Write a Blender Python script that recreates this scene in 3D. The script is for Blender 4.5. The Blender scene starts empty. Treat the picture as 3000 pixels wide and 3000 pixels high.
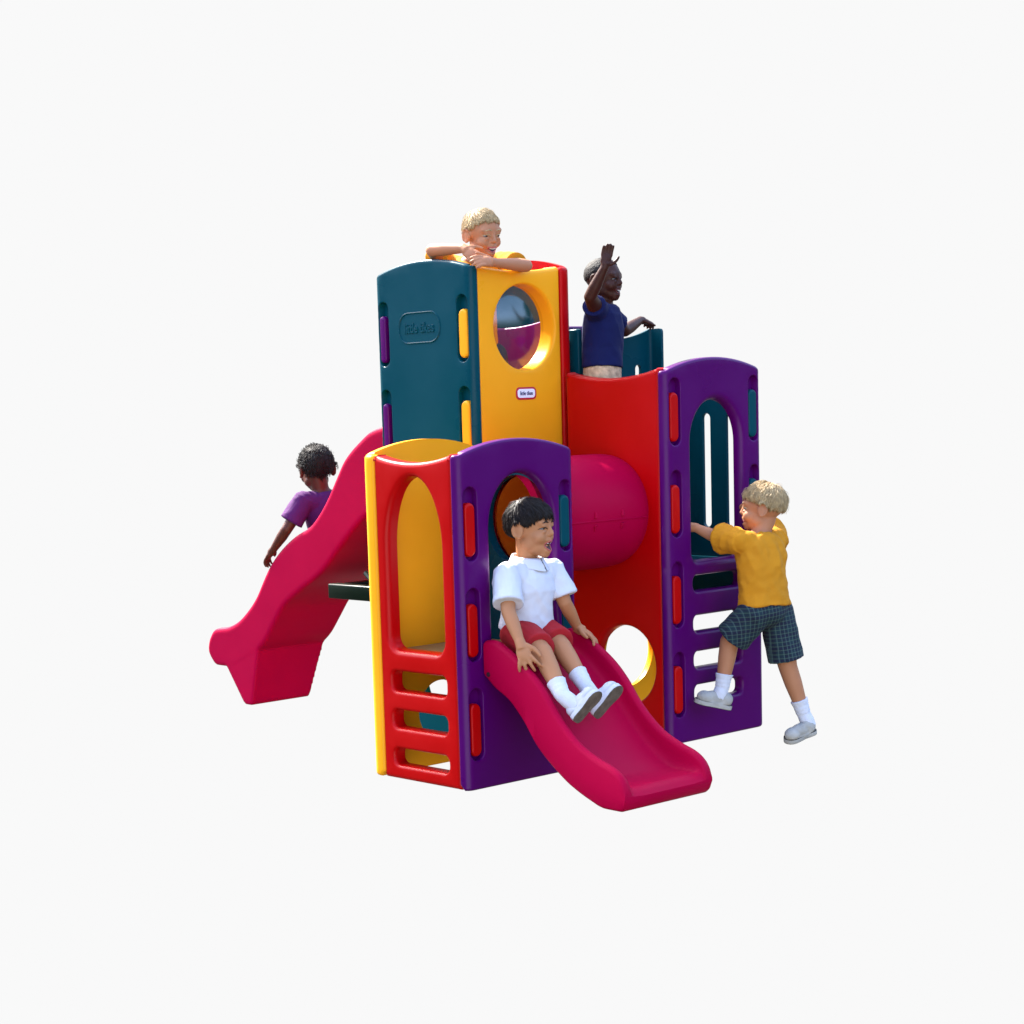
import bpy, bmesh, math, random
import numpy as np
from mathutils import Vector as V, Matrix, noise, geometry
from mathutils.bvhtree import BVHTree
random.seed(7)
PI = math.pi
scene = bpy.context.scene
COL = scene.collection

# ------------------------------------------------------------------ materials
def lin(c):
    return tuple((x/12.92 if x <= .04045 else ((x+.055)/1.055)**2.4) for x in c)

def mat(name, col, rough=.4, spec=.5, bump=.0, bscale=60., var=.0, vscale=6., sss=0., coat=0., sheen=0.):
    m = bpy.data.materials.new(name); m.use_nodes = True
    nt = m.node_tree; b = nt.nodes['Principled BSDF']
    b.inputs['Base Color'].default_value = (*col, 1)
    b.inputs['Roughness'].default_value = rough
    b.inputs['Specular IOR Level'].default_value = spec
    if coat: b.inputs['Coat Weight'].default_value = coat; b.inputs['Coat Roughness'].default_value = .2
    if sheen: b.inputs['Sheen Weight'].default_value = sheen
    if sss:
        b.inputs['Subsurface Weight'].default_value = sss
        b.inputs['Subsurface Radius'].default_value = (1, .35, .2)
        b.inputs['Subsurface Scale'].default_value = .008
    tc = nt.nodes.new('ShaderNodeTexCoord')
    if var:
        n = nt.nodes.new('ShaderNodeTexNoise'); n.inputs['Scale'].default_value = vscale; n.inputs['Detail'].default_value = 5
        nt.links.new(tc.outputs['Object'], n.inputs['Vector'])
        r = nt.nodes.new('ShaderNodeMapRange'); r.inputs[1].default_value = .3; r.inputs[2].default_value = .7
        r.inputs[3].default_value = 1-var; r.inputs[4].default_value = 1+var
        nt.links.new(n.outputs['Fac'], r.inputs['Value'])
        mx = nt.nodes.new('ShaderNodeVectorMath'); mx.operation = 'MULTIPLY'; mx.inputs[0].default_value = col
        nt.links.new(r.outputs['Result'], mx.inputs[1]); nt.links.new(mx.outputs[0], b.inputs['Base Color'])
        r2 = nt.nodes.new('ShaderNodeMapRange'); r2.inputs[1].default_value = .3; r2.inputs[2].default_value = .7
        r2.inputs[3].default_value = max(.05, rough-.06); r2.inputs[4].default_value = rough+.08
        nt.links.new(n.outputs['Fac'], r2.inputs['Value']); nt.links.new(r2.outputs['Result'], b.inputs['Roughness'])
    if bump:
        n2 = nt.nodes.new('ShaderNodeTexNoise'); n2.inputs['Scale'].default_value = bscale; n2.inputs['Detail'].default_value = 3
        nt.links.new(tc.outputs['Object'], n2.inputs['Vector'])
        bp = nt.nodes.new('ShaderNodeBump'); bp.inputs['Strength'].default_value = bump; bp.inputs['Distance'].default_value = .004
        nt.links.new(n2.outputs['Fac'], bp.inputs['Height']); nt.links.new(bp.outputs['Normal'], b.inputs['Normal'])
    return m

def plastic(name, col, rough=.33, spec=.15):
    return mat(name, col, rough, spec, .08, 22., .06, 3.)
YEL = plastic('yellow_plastic', (.88, .36, .010))
RED = plastic('red_plastic', (.44, .0006, .0015))
PUR = plastic('purple_plastic', (.072, .0003, .095), .3, .16)
TEAL = plastic('teal_plastic', (.0001, .048, .068), .3, .11)
PINK = mat('pink_plastic', (.37, .0, .033), .48, .05, .08, 22., .06, 3.)
GREEN = plastic('dark_green_plastic', (.002, .008, .004))
TUNNEL_GLOW = plastic('tunnel_glow_tint', (.92, .30, .02))  # orange painted in for light glowing inside the pink tunnel
MAG = plastic('magenta_plastic', (.16, .002, .12))
TAN = plastic('tan_plastic', (.30, .17, .06), .5)
WHITE_ST = mat('sticker_white', (.8, .8, .85), .35)
RED_ST = mat('sticker_red', (.45, .012, .03), .35)
NAVY_ST = mat('sticker_navy', (.01, .012, .09), .35)
SCREW = mat('dark_screw', (.03, .004, .012), .4)
SHIRT_W = mat('white_cotton', (.60, .60, .66), .9, .15, .25, 300., 0)
SHIRT_Y = mat('yellow_cotton', (.54, .215, .010), .9, .2, .25, 300., .08, 5.)
SHIRT_B = mat('navy_cotton', (.0015, .004, .050), .85, .25, .25, 300., .1, 5.)
SHIRT_P = mat('purple_cotton', (.065, .005, .085), .85, .25, .25, 300., .1, 5.)
SHORT_R = mat('red_cotton', (.36, .012, .018), .8, .25, .2, 200., .08, 8.)
SHORT_T = mat('beige_print', (.50, .34, .20), .9, .2, .2, 200., .35, 60.)
SHORT_D = mat('dark_denim', (.02, .03, .06), .9, .2, .2, 200., .2, 30.)
SOCK = mat('white_sock', (.60, .60, .66), .95, .1, .4, 250.)
SHOE = mat('white_leather', (.50, .50, .55), .5, .3, .1, 80., .05, 20.)
SHOE_G = mat('grey_canvas', (.36, .345, .32), .7, .3, .25, 120., .2, 25.)
SOLE = mat('grey_rubber', (.11, .095, .07), .8, .3, .5, 160., .35, 45.)
SOLE_D = mat('dark_rubber', (.05, .045, .04), .8, .3, .4, 160., .2, 45.)
SKIN_A = mat('fair_skin', (.42, .178, .080), .55, .25, .02, 200., 0., 14., sss=.03)
SKIN_B = mat('tan_fair_skin', (.41, .172, .085), .55, .25, .02, 200., 0., 14., sss=.03)
SKIN_D = mat('dark_skin', (.042, .010, .005), .5, .25, .02, 200., 0., 14., sss=.03)
SKIN_M = mat('brown_skin', (.075, .018, .010), .5, .25, .02, 200., 0., 14., sss=.03)
HAIR_BR = mat('dark_brown_hair', (.012, .008, .007), .55, .22, .3, 90., .4, 60.)
HAIR_BL = mat('blond_hair', (.44, .31, .155), .55, .3, .15, 90., .25, 70.)
HAIR_K = mat('black_hair', (.010, .008, .007), .7, .25, .6, 160., .3, 60.)
EYE_W = mat('eye_white', (.17, .155, .145), .35)
IRIS = mat('iris_dark', (.012, .010, .010), .15)
MOUTH = mat('mouth_inside', (.05, .006, .007), .6)
LIPS = mat('lips', (.42, .085, .075), .45)
LIPS_D = mat('lips_dark', (.10, .02, .016), .45)
TEETH = mat('teeth', (.75, .72, .66), .3)
PLY = None
def plaid():
    m = bpy.data.materials.new('plaid_cotton'); m.use_nodes = True
    nt = m.node_tree; b = nt.nodes['Principled BSDF']; b.inputs['Roughness'].default_value = .9
    tc = nt.nodes.new('ShaderNodeTexCoord'); sp = nt.nodes.new('ShaderNodeSeparateXYZ')
    mp = nt.nodes.new('ShaderNodeMapping'); mp.inputs['Rotation'].default_value = (.05, .12, .35)
    nt.links.new(tc.outputs['Object'], mp.inputs[0]); nt.links.new(mp.outputs[0], sp.inputs[0])
    def stripes(sock, freq, duty, off=0.):
        a = nt.nodes.new('ShaderNodeMath'); a.operation = 'MULTIPLY_ADD'; a.inputs[1].default_value = freq; a.inputs[2].default_value = off
        nt.links.new(sock, a.inputs[0])
        f = nt.nodes.new('ShaderNodeMath'); f.operation = 'FRACT'; nt.links.new(a.outputs[0], f.inputs[0])
        c = nt.nodes.new('ShaderNodeMath'); c.operation = 'LESS_THAN'; c.inputs[1].default_value = duty; nt.links.new(f.outputs[0], c.inputs[0])
        return c.outputs[0]
    def mix(fac, a, colb):
        mx = nt.nodes.new('ShaderNodeMix'); mx.data_type = 'RGBA'
        nt.links.new(fac, mx.inputs[0])
        if isinstance(a, tuple): mx.inputs[6].default_value = (*a, 1)
        else: nt.links.new(a, mx.inputs[6])
        mx.inputs[7].default_value = (*colb, 1); return mx.outputs[2]
    def half(s, k=.6):
        a = nt.nodes.new('ShaderNodeMath'); a.operation = 'MULTIPLY'; a.inputs[1].default_value = k; nt.links.new(s, a.inputs[0]); return a.outputs[0]
    X, Y, Z = sp.outputs
    c = mix(half(stripes(Z, 22, .5), .7), (.003, .007, .026), (.003, .022, .032))
    c = mix(half(stripes(X, 24, .5), .7), c, (.002, .005, .022))
    c = mix(half(stripes(Z, 66, .22, .3), .45), c, (.06, .12, .08))
    c = mix(half(stripes(X, 72, .22, .2), .40), c, (.07, .13, .12))
    nt.links.new(c, b.inputs['Base Color']); return m
PLAID = plaid()
def glass():
    m = bpy.data.materials.new('clear_acrylic'); m.use_nodes = True
    nt = m.node_tree; nt.nodes.clear()
    o = nt.nodes.new('ShaderNodeOutputMaterial'); t = nt.nodes.new('ShaderNodeBsdfTransparent'); g = nt.nodes.new('ShaderNodeBsdfGlossy')
    t.inputs[0].default_value = (.86, .86, .90, 1); g.inputs['Roughness'].default_value = .2
    mx = nt.nodes.new('ShaderNodeMixShader'); mx.inputs[0].default_value = .13
    nt.links.new(t.outputs[0], mx.inputs[1]); nt.links.new(g.outputs[0], mx.inputs[2]); nt.links.new(mx.outputs[0], o.inputs[0])
    return m
GLASS = glass()

# ------------------------------------------------------------------ objects
def link(name, me, m, parent=None, sharp=38):
    if m is not None and not len(me.materials): me.materials.append(m)
    me.polygons.foreach_set('use_smooth', [True]*len(me.polygons))
    if sharp: me.set_sharp_from_angle(angle=math.radians(sharp))
    ob = bpy.data.objects.new(name, me); COL.objects.link(ob)
    if parent is not None:
        ob.parent = parent
        ob.matrix_parent_inverse = Matrix.Translation(-ROOTLOC[parent.name]) if parent.name in ROOTLOC else Matrix.Identity(4)
    return ob
ROOTLOC = {}
def root_of(o):
    while o.parent: o = o.parent
    return o
def thing(name, label, cat, loc, group=None):
    o = bpy.data.objects.new(name, None); COL.objects.link(o); o.location = loc; o.empty_display_size = .1
    ROOTLOC[o.name] = V(loc); o['label'] = label; o['category'] = cat
    if group: o['group'] = group
    return o
def bm_mesh(bm, name='m'):
    bmesh.ops.remove_doubles(bm, verts=bm.verts, dist=2e-5)
    bmesh.ops.recalc_face_normals(bm, faces=bm.faces)
    me = bpy.data.meshes.new(name); bm.to_mesh(me); bm.free(); return me

# ------------------------------------------------------------------ panels
def inside(p, poly):
    x, y = p; c = False; n = len(poly); j = n-1
    for i in range(n):
        xi, yi = poly[i]; xj, yj = poly[j]
        if (yi > y) != (yj > y) and x < (xj-xi)*(y-yi)/(yj-yi)+xi: c = not c
        j = i
    return c
def resample(pts, step=.012):
    out = []; n = len(pts)
    for i in range(n):
        a = V(pts[i]); b = V(pts[(i+1) % n]); d = (b-a).length
        k = max(1, int(round(d/step)))
        for j in range(k): out.append(tuple(a.lerp(b, j/k)))
    return out
def ccw(p):
    a = sum(p[i][0]*p[(i+1) % len(p)][1]-p[(i+1) % len(p)][0]*p[i][1] for i in range(len(p)))
    return p if a > 0 else p[::-1]
def offset(p, d):          # positive d grows a ccw contour
    n = len(p); out = []
    for i in range(n):
        a = V(p[i-1]); b = V(p[i]); c = V(p[(i+1) % n])
        t1 = (b-a).normalized(); t2 = (c-b).normalized()
        n1 = V((t1.y, -t1.x)); n2 = V((t2.y, -t2.x)); nn = n1+n2
        if nn.length < 1e-6: nn = n1
        nn.normalize(); k = 1/max(.6, nn.dot(n1))
        out.append((b.x+nn.x*d*k, b.y+nn.y*d*k))
    return out
def rrect(x0, z0, x1, z1, r, rs=None):
    rs = rs or (r, r, r, r); pts = []
    for (cx, cz, a0, rr) in ((x1-rs[0], z0+rs[0], -90, rs[0]), (x1-rs[1], z1-rs[1], 0, rs[1]), (x0+rs[2], z1-rs[2], 90, rs[2]), (x0+rs[3], z0+rs[3], 180, rs[3])):
        for i in range(7):
            a = math.radians(a0+15*i); pts.append((cx+rr*math.cos(a), cz+rr*math.sin(a)))
    return pts
def stadium(cx, z0, z1, w):
    return rrect(cx-w/2, z0, cx+w/2, z1, w/2*.98)
def archhole(cx, w, z0, zs, zt, rb=.05, p=2.0):
    pts = []
    for i in range(7):
        a = math.radians(-90+15*i); pts.append((cx+w-rb+rb*math.cos(a), z0+rb+rb*math.sin(a)))
    n = 26
    for i in range(n+1):
        a = PI*i/n; ca, sa = math.cos(a), math.sin(a)
        x = math.copysign(abs(ca)**(2/p), ca)*w; z = zs+(abs(sa)**(2/p))*(zt-zs)
        pts.append((cx+x, z))
    for i in range(7):
        a = math.radians(180+15*i); pts.append((cx-w+rb+rb*math.cos(a), z0+rb+rb*math.sin(a)))
    return pts
def circle(cx, cz, rx, rz=None, n=48):
    rz = rz or rx
    return [(cx+rx*math.cos(2*PI*i/n), cz+rz*math.sin(2*PI*i/n)) for i in range(n)]

def panel(outline, holes, thick, er, place, cols=(), grid=.03):
    """outline/holes: contours (s,z). hole = (throat contour, dish width, dish depth[, pocket depth])."""
    bm = bmesh.new()
    outline = ccw(resample(outline)); hs = []
    for h in holes: hs.append((ccw(resample(h[0], .010)),)+tuple(h[1:]))
    def P(q, w): return bm.verts.new(place(q[0], q[1], w))
    N = 6
    def strip(ringA, ringB):
        n = len(ringA)
        for i in range(n):
            f = (ringA[i], ringA[(i+1) % n], ringB[(i+1) % n], ringB[i])
            try: bm.faces.new(f)
            except ValueError: pass
    def fillarea(outer, inners, w):
        pts = []; edges = []
        for c in [outer]+inners:
            b = len(pts); pts += [V(q) for q in c]; n = len(c)
            edges += [(b+i, b+(i+1) % n) for i in range(n)]
        xs = [q[0] for q in outer]; zs = [q[1] for q in outer]
        gx = []; x = min(xs)+grid*.7
        while x < max(xs)-grid*.5:
            if not any(a-.01 < x < b+.01 for a, b, k in cols): gx.append(x)
            x += grid
        for a, b, k in cols: gx += [a+(b-a)*i/k for i in range(k+1)]
        cont = [V(q) for q in pts]
        from mathutils.kdtree import KDTree
        kd = KDTree(len(cont))
        for i, q in enumerate(cont): kd.insert((q.x, q.y, 0), i)
        kd.balance()
        z = min(zs)+grid*.6
        while z < max(zs):
            for x in gx:
                if inside((x, z), outer) and not any(inside((x, z), c) for c in inners):
                    if kd.find((x, z, 0))[2] > .007: pts.append(V((x, z)))
            z += grid
        vs, es, fs, *_ = geometry.delaunay_2d_cdt(pts, edges, [], 0, 1e-6)
        bv = [P((q.x, q.y), w) for q in vs]
        for f in fs:
            c = sum((vs[i] for i in f), V((0, 0)))/len(f)
            if inside(c, outer) and not any(inside(c, k) for k in inners):
                try: bm.faces.new([bv[i] for i in f])
                except ValueError: pass
    fo = offset(outline, -er); fh = [offset(h[0], h[1]) for h in hs]
    fillarea(fo, fh, 0)
    prev = None
    for i in range(N+1):
        a = PI/2*i/N
        r = [P(q, er*(1-math.cos(a))) for q in offset(outline, -er*(1-math.sin(a)))]
        if prev: strip(prev, r)
        prev = r
    back = [P(q, thick) for q in outline]; strip(prev, back)
    inn = []
    for h in hs:
        c, dw, dd = h[:3]; prev = None
        for i in range(N+1):
            a = PI/2*i/N
            r = [P(q, dd*(1-math.cos(a))) for q in offset(c, dw*(1-math.sin(a)))]
            if prev: strip(prev, r)
            prev = r
        if len(h) > 3:
            r = [P(q, h[3]) for q in c]; strip(prev, r); fillarea(c, [], h[3])
        else:
            r = [P(q, thick) for q in c]; strip(prev, r); inn.append(c)
    fillarea(outline, inn, thick)
    return bm

R = .035
def wrap_place(O, A, Nn, width, ret=.04):
    """a face of the given width whose vertical edges bend round to short returns"""
    O, A, Nn = V(O), V(A), V(Nn)
    al = PI*R/2
    def f(s, z, w):
        if s < R:
            t = R-s
            if t < al: th = t/R; a = R-(R-w)*math.sin(th); b = R-(R-w)*math.cos(th)
            else: a = w; b = R+(t-al)
        elif s > width-R:
            t = s-(width-R)
            if t < al: th = t/R; a = width-R+(R-w)*math.sin(th); b = R-(R-w)*math.cos(th)
            else: a = width-w; b = R+(t-al)
        else: a = s; b = w
        return O+A*a+Nn*b+V((0, 0, z))
    s0 = R-al-(ret-R); s1 = width-s0
    cols = ((R-al, R, 6), (width-R, width-R+al, 6))
    return f, s0, s1, cols
def flat_place(O, A, Nn):
    O, A, Nn = V(O), V(A), V(Nn)
    return lambda s, z, w: O+A*s+Nn*w+V((0, 0, z))
def arch_outline(s0, s1, z0, zc, rise, face0=None, face1=None, rb=.02, p=2.0):
    """bottom edge, then a top that rises (or sags, rise<0) between the corners; the returns keep the corner height"""
    f0 = s0 if face0 is None else face0; f1 = s1 if face1 is None else face1
    pts = [(s0+rb, z0), (s1-rb, z0), (s1, z0+rb), (s1, zc-.012), (s1-.004, zc-.003), (s1-.012, zc)]
    n = 30; c = (f0+f1)/2; h = (f1-f0)/2
    for i in range(n+1):
        x = f1-(f1-f0)*i/n; t = abs((x-c)/h)
        if x > s1-.013 or x < s0+.013: continue
        pts.append((x, zc+rise*(1-t**p)))
    pts += [(s0+.012, zc), (s0+.004, zc-.003), (s0, zc-.012), (s0, z0+rb)]
    return pts

Z0, TH, PITCH = .113, .178, .333
def slot(s, k, z0=Z0): return (stadium(s, z0+k*PITCH-.014, z0+k*PITCH+TH+.052, .060), .004, .004, .024)
def tab_mesh(place, s, k, z0=Z0, w=.047):
    return panel(stadium(s, z0+k*PITCH, z0+k*PITCH+TH, w), [], .022, .009, lambda a, b, c: place(a, b, c+.002), grid=.02)

play = thing('climbing_frame', 'large plastic climbing frame of purple, teal, red and yellow panels with two pink slides', 'climbing frame', (.75, .5, 0))
def part(name, bm, m, parent=play, label=None, sharp=38):
    o = link(name, bm_mesh(bm, name), m, parent, sharp)
    if label: o['label'] = label
    return o
W = .547
US = .052
# --- low tower --------------------------------------------------------------
f, s0, s1, cols = wrap_place((-.035, 0, 0), (1, 0, 0), (0, 1, 0), W)
door = (archhole(.290, .148, .40, .86, 1.042), .020, .030)
ho = [door]+[slot(US, k) for k in range(3)]+[slot(W-US, k) for k in range(3)]
o = part('door_panel', panel(arch_outline(s0, s1, 0, 1.114, .045, R*.3, W-R*.3), ho, .034, .010, f, cols), PUR, label='purple arched door panel behind the front slide')
for k in range(3):
    part('tab', tab_mesh(f, US, k), RED, o); part('tab', tab_mesh(f, W-US, k), TEAL, o)
f = flat_place((-.030, .432, 0), (0, -1, 0), (1, 0, 0))      # s runs from far (y=.432) to near
wd = .392
lo = [(archhole(wd/2-.006, .136, .452, .80, 1.042, .045), .020, .026)]
for a, b in ((.050, .108), (.180, .243), (.308, .378)):
    lo.append((rrect(wd/2-.140, a, wd/2+.138, b, .024), .012, .016))
part('ladder_panel', panel(arch_outline(0, wd, 0, 1.117, -.027, rb=.006), lo, .050, .016, f), RED, label='red ladder panel with arched window and three rungs')
f, s0, s1, cols = wrap_place((.512, .492, 0), (-1, 0, 0), (0, -1, 0), W, .064)
part('wall_panel', panel(arch_outline(s0, s1, 0, 1.117, .045, R*.3, W-R*.3), [(circle(W-.305, .195, .108), .015, .02)], .034, .012, f, cols), YEL, label='yellow arched panel at the back of the low tower')
f = flat_place((.505, .04, 0), (0, 1, 0), (-1, 0, 0))
part('wall_panel', panel(arch_outline(0, .39, 0, 1.105, -.02), [(circle(.200, .865, .160), .012, .012)], .045, .012, f), TEAL, label='teal panel with round tunnel hole')
def slab(x0, y0, x1, y1, z0, z1, r=.008):
    bm = bmesh.new(); bmesh.ops.create_cube(bm, size=1)
    for v in bm.verts: v.co = V((x0+(x1-x0)*(v.co.x+.5), y0+(y1-y0)*(v.co.y+.5), z0+(z1-z0)*(v.co.z+.5)))
    bmesh.ops.bevel(bm, geom=bm.edges[:], offset=r, segments=3, affect='EDGES', profile=.5); return bm
part('platform', slab(.022, .036, .456, .454, .40, .438), TAN)
# --- tall tower -------------------------------------------------------------
f, s0, s1, cols = wrap_place((.583, 1.120, 0), (0, -1, 0), (1, 0, 0), W)
ho = [slot(US, k) for k in range(2, 5)]+[slot(W-US, k) for k in range(2, 5)]+[(circle(.320, .225, .115), .015, .02)]
o = part('wall_panel', panel(arch_outline(s0, s1, 0, 1.776, .040, R*.3, W-R*.3), ho, .034, .010, f, cols), TEAL, label='tall teal wall panel with embossed oval emblem')
for k in range(2, 5):
    part('tab', tab_mesh(f, US-.012, k, w=.034), PUR, o); part('tab', tab_mesh(f, W-US, k), YEL, o)
def tube(pts, r, closed=False, n=8):
    bm = bmesh.new(); rings = []; m = len(pts); pts = [V(p) for p in pts]
    for i in range(m):
        if closed: t = (pts[(i+1) % m]-pts[i-1]).normalized()
        else: t = (pts[min(i+1, m-1)]-pts[max(i-1, 0)]).normalized()
        u = t.cross(V((.13, .21, .97))).normalized(); v = t.cross(u)
        rr = r[i] if isinstance(r, (list, tuple)) else r
        rings.append([bm.verts.new(pts[i]+(u*math.cos(2*PI*k/n)+v*math.sin(2*PI*k/n))*rr) for k in range(n)])
    for i in range(m if closed else m-1):
        a, b = rings[i], rings[(i+1) % m]
        for k in range(n): bm.faces.new((a[k], a[(k+1) % n], b[(k+1) % n], b[k]))
    if not closed: bm.faces.new(rings[0][::-1]); bm.faces.new(rings[-1])
    return bm
def text_mesh(body, size, extr, mtx, sx=1.0):
    cu = bpy.data.curves.new('lettering', 'FONT'); cu.body = body; cu.size = size; cu.extrude = extr; cu.bevel_depth = extr*.3
    cu.align_x = 'CENTER'; cu.align_y = 'CENTER'; cu.offset = size*.012; cu.space_character = .95
    ob = bpy.data.objects.new('lettering', cu); COL.objects.link(ob)
    me = bpy.data.meshes.new_from_object(ob.evaluated_get(bpy.context.evaluated_depsgraph_get()))
    bpy.data.objects.remove(ob); bpy.data.curves.remove(cu)
    me.transform(mtx @ Matrix.Diagonal((sx, 1, 1, 1))); return me
ey, ez = .861, 1.568          # emblem centre on the teal face
em = part('emblem', tube([(.583, ey-a, ez+b) for a, b in resample(rrect(-.115, -.056, .115, .056, .052), .012)], .0035, True), TEAL, o)
mt = Matrix.Translation((.5825, ey, ez-.002)) @ Matrix(((0, 0, -1, 0), (-1, 0, 0, 0), (0, 1, 0, 0), (0, 0, 0, 1)))
link('embossed_lettering', text_mesh('little tikes', .052, .0022, mt, .88), TEAL, o)
f = flat_place((.617, .578, 0), (1, 0, 0), (0, 1, 0))
cxp = .243; czp = 1.553
yp = part('window_panel', panel(arch_outline(0, .434, 0, 1.778, -.016, rb=.006), [(circle(cxp, czp, .156, .157), .010, .022)], .075, .014, f), YEL, label='tall yellow panel with round clear porthole')
bm = bmesh.new(); prev = None; rings = []
for i in range(9):
    rr = .161*i/8; dz = .062-.050*(1-(i/8)**2)
    rings.append([bm.verts.new((.617+cxp+rr*math.cos(2*PI*k/40), .578+dz, czp+rr*1.01*math.sin(2*PI*k/40))) for k in range(40)] if i else [bm.verts.new((.617+cxp, .578+dz, czp))])
for k in range(40):
    bm.faces.new((rings[0][0], rings[1][k], rings[1][(k+1) % 40]))
    for i in range(1, 8): bm.faces.new((rings[i][k], rings[i+1][k], rings[i+1][(k+1) % 40], rings[i][(k+1) % 40]))
part('window_pane', bm, GLASS, yp)
# sticker
fs = flat_place((.617, .578, 0), (1, 0, 0), (0, 1, 0))
sx, sz = .238, 1.308
def plate(cx, cz, hw, hh, w0, w1):
    return panel(rrect(cx-hw, cz-hh, cx+hw, cz+hh, hh*.75), [], w1-w0, .0006, lambda a, b, c: fs(a, b, w0+c), grid=.02)
st = part('sticker', plate(sx, sz, .053, .0235, -.002, .004), RED_ST, yp)
part('sticker_face', plate(sx, sz, .0455, .0165, -.0032, -.001), WHITE_ST, yp)
mt = Matrix.Translation((.617+sx, .578-.0034, sz)) @ Matrix(((1, 0, 0, 0), (0, 0, -1, 0), (0, 1, 0, 0), (0, 0, 0, 1)))
link('lettering', text_mesh('little tikes', .021, .0004, mt, .86), NAVY_ST, yp)
f, s0, s1, cols = wrap_place((1.110, .573, 0), (0, 1, 0), (-1, 0, 0), W, .06)
part('wall_panel', panel(arch_outline(s0, s1, 0, 1.776, .045, R*.3, W-R*.3), [], .030, .012, f, cols), RED, label='tall red panel at the far side of the tall tower')
f = flat_place((1.052, 1.114, 0), (-1, 0, 0), (0, -1, 0))
part('door_panel', panel(arch_outline(0, .434, 0, 1.76, -.02), [(archhole(.217, .145, 1.0, 1.45, 1.62), .02, .02), (circle(.245, .185, .115), .015, .02)], .045, .012, f), PUR, label='purple panel opening onto the left slide')
part('platform', slab(.62, .625, 1.07, 1.066, .975, 1.012), TAN)
f = flat_place((1.045, .66, 1.02), (0, 1, 0), (1, 0, 0))
part('inner_panel', panel(arch_outline(0, .40, 0, .565, -.02), [], .02, .008, f), MAG)
f = flat_place((1.068, .66, 1.02), (0, 1, 0), (1, 0, 0))
part('inner_panel', panel(arch_outline(0, .40, 0, .735, 0.0), [], .008, .003, f), TEAL)
# --- right tower ------------------------------------------------------------
f, s0, s1, cols = wrap_place((1.024, .039, 0), (1, 0, 0), (0, 1, 0), W)
cc = 1.306-1.024
ho = [(archhole(cc, .137, .672, 1.10, 1.258, .03), .026, .034)]
for a, b in ((.560, .615), (.408, .466), (.273, .331), (.150, .206)):
    ho.append((rrect(cc-.140, a, cc+.128, b, .022), .014, .024))
ho += [slot(US, k) for k in range(4)]+[slot(W-US, k) for k in range(2, 4)]
o = part('ladder_panel', panel(arch_outline(s0, s1, 0, 1.369, .045, R*.3, W-R*.3), ho, .038, .012, f, cols), PUR, label='tall purple door panel with ladder rungs')
for k in range(4):
    part('tab', tab_mesh(f, US, k), RED, o)
    if k > 1: part('tab', tab_mesh(f, W-US, k), TEAL, o)
f = flat_place((1.029, .543, 0), (0, -1, 0), (1, 0, 0))
part('wall_panel', panel(arch_outline(0, .466, 0, 1.380, -.029, rb=.006), [(circle(.543-.272, .283, .148), .018, .025)], .045, .016, f), RED, label='red panel with round crawl hole beside the tunnel')
YB = .64
f, s0, s1, cols = wrap_place((1.62, YB, 0), (-1, 0, 0), (0, -1, 0), .49, .06)
part('wall_panel', panel(arch_outline(s0, s1, 0, .60, .0, R, .49-R), [(circle(1.62-1.425, .265, .138), .015, .02)], .034, .012, f, cols), YEL, label='yellow lower panel at the back of the right tower')
f, s0, s1, cols = wrap_place((1.62, YB, 0), (-1, 0, 0), (0, -1, 0), .49, .075)
sl = [(stadium(x, .80, 1.405, .036), .006, .006) for x in (.092, .222, .352)]
part('railing_panel', panel(arch_outline(s0, s1,   .605, 1.545, -.04, R*.5, .49-R*.5), sl, .018, .008, f, cols), TEAL, label='tall teal railing panel behind the standing child')
f = flat_place((1.566, .078, 0), (0, 1, 0), (-1, 0, 0))
sl = [(stadium(y-.078, .765, 1.205, .040), .006, .006) for y in (.178, .295, .412)]
part('railing_panel', panel(arch_outline(0, .50, .49, 1.335, -.03), sl, .018, .007, f), TEAL, label='slatted teal panel seen through the purple doorway')
f = flat_place((1.122, .662, 0), (1, 0, 0), (0, 1, 0))
part('wall_panel', panel(arch_outline(0, .36, .9, 1.56, .0), [], .03, .012, f), PUR, label='purple panel behind the tall red panel')
part('platform', slab(1.065, .082, 1.518, .600, .62, .655), TEAL)
# --- tunnel -----------------------------------------------------------------
def lathe_x(prof, cy, cz, n=72, inner=None):
    bm = bmesh.new(); rings = []
    for x, r in prof:
        rings.append([bm.verts.new((x, cy+r*math.cos(2*PI*k/n), cz+r*math.sin(2*PI*k/n))) for k in range(n)])
    for i in range(len(rings)-1):
        for k in range(n): bm.faces.new((rings[i][k], rings[i+1][k], rings[i+1][(k+1) % n], rings[i][(k+1) % n]))
    return bm
TY, TZ, TR = .338, .863, .212
prof = [(.470, TR-.03), (.470, TR), (.53, TR), (.60, TR), (.70, TR), (.80, TR), (.90, TR), (.96, TR), (1.0, TR-.002), (1.020, TR-.005), (1.044, TR-.014), (1.044, TR-.03), (.90, TR-.024), (.70, TR-.024), (.470, TR-.03)]
tn = part('tunnel', lathe_x(prof, TY, TZ), PINK)
bm = bmesh.new(); rg = []
for x, cy, r in ((.512, .235, .164), (.545, .270, .168), (.585, .312, .172), (.63, TY, .174), (.80, TY, .175), (1.02, TY, .175), (1.02, TY, .002)):
    rg.append([bm.verts.new((x, cy+r*math.cos(2*PI*k/48), TZ+r*math.sin(2*PI*k/48))) for k in range(48)])
for i in range(len(rg)-1):
    for k in range(48): bm.faces.new((rg[i][k], rg[i+1][k], rg[i+1][(k+1) % 48], rg[i][(k+1) % 48]))
part('glow_tint_liner', bm, TUNNEL_GLOW, tn)  # added inner skin; its orange imitates light on the pink tunnel inside
bm = bmesh.new()
ang = PI+.09
def cyl_pt(x, a, r): return V((x, TY+r*math.cos(a), TZ+r*math.sin(a)))
me_seam = tube([cyl_pt(x, ang, TR) for x in [.50+i*.03 for i in range(18)]], .0032, n=6)
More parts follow.
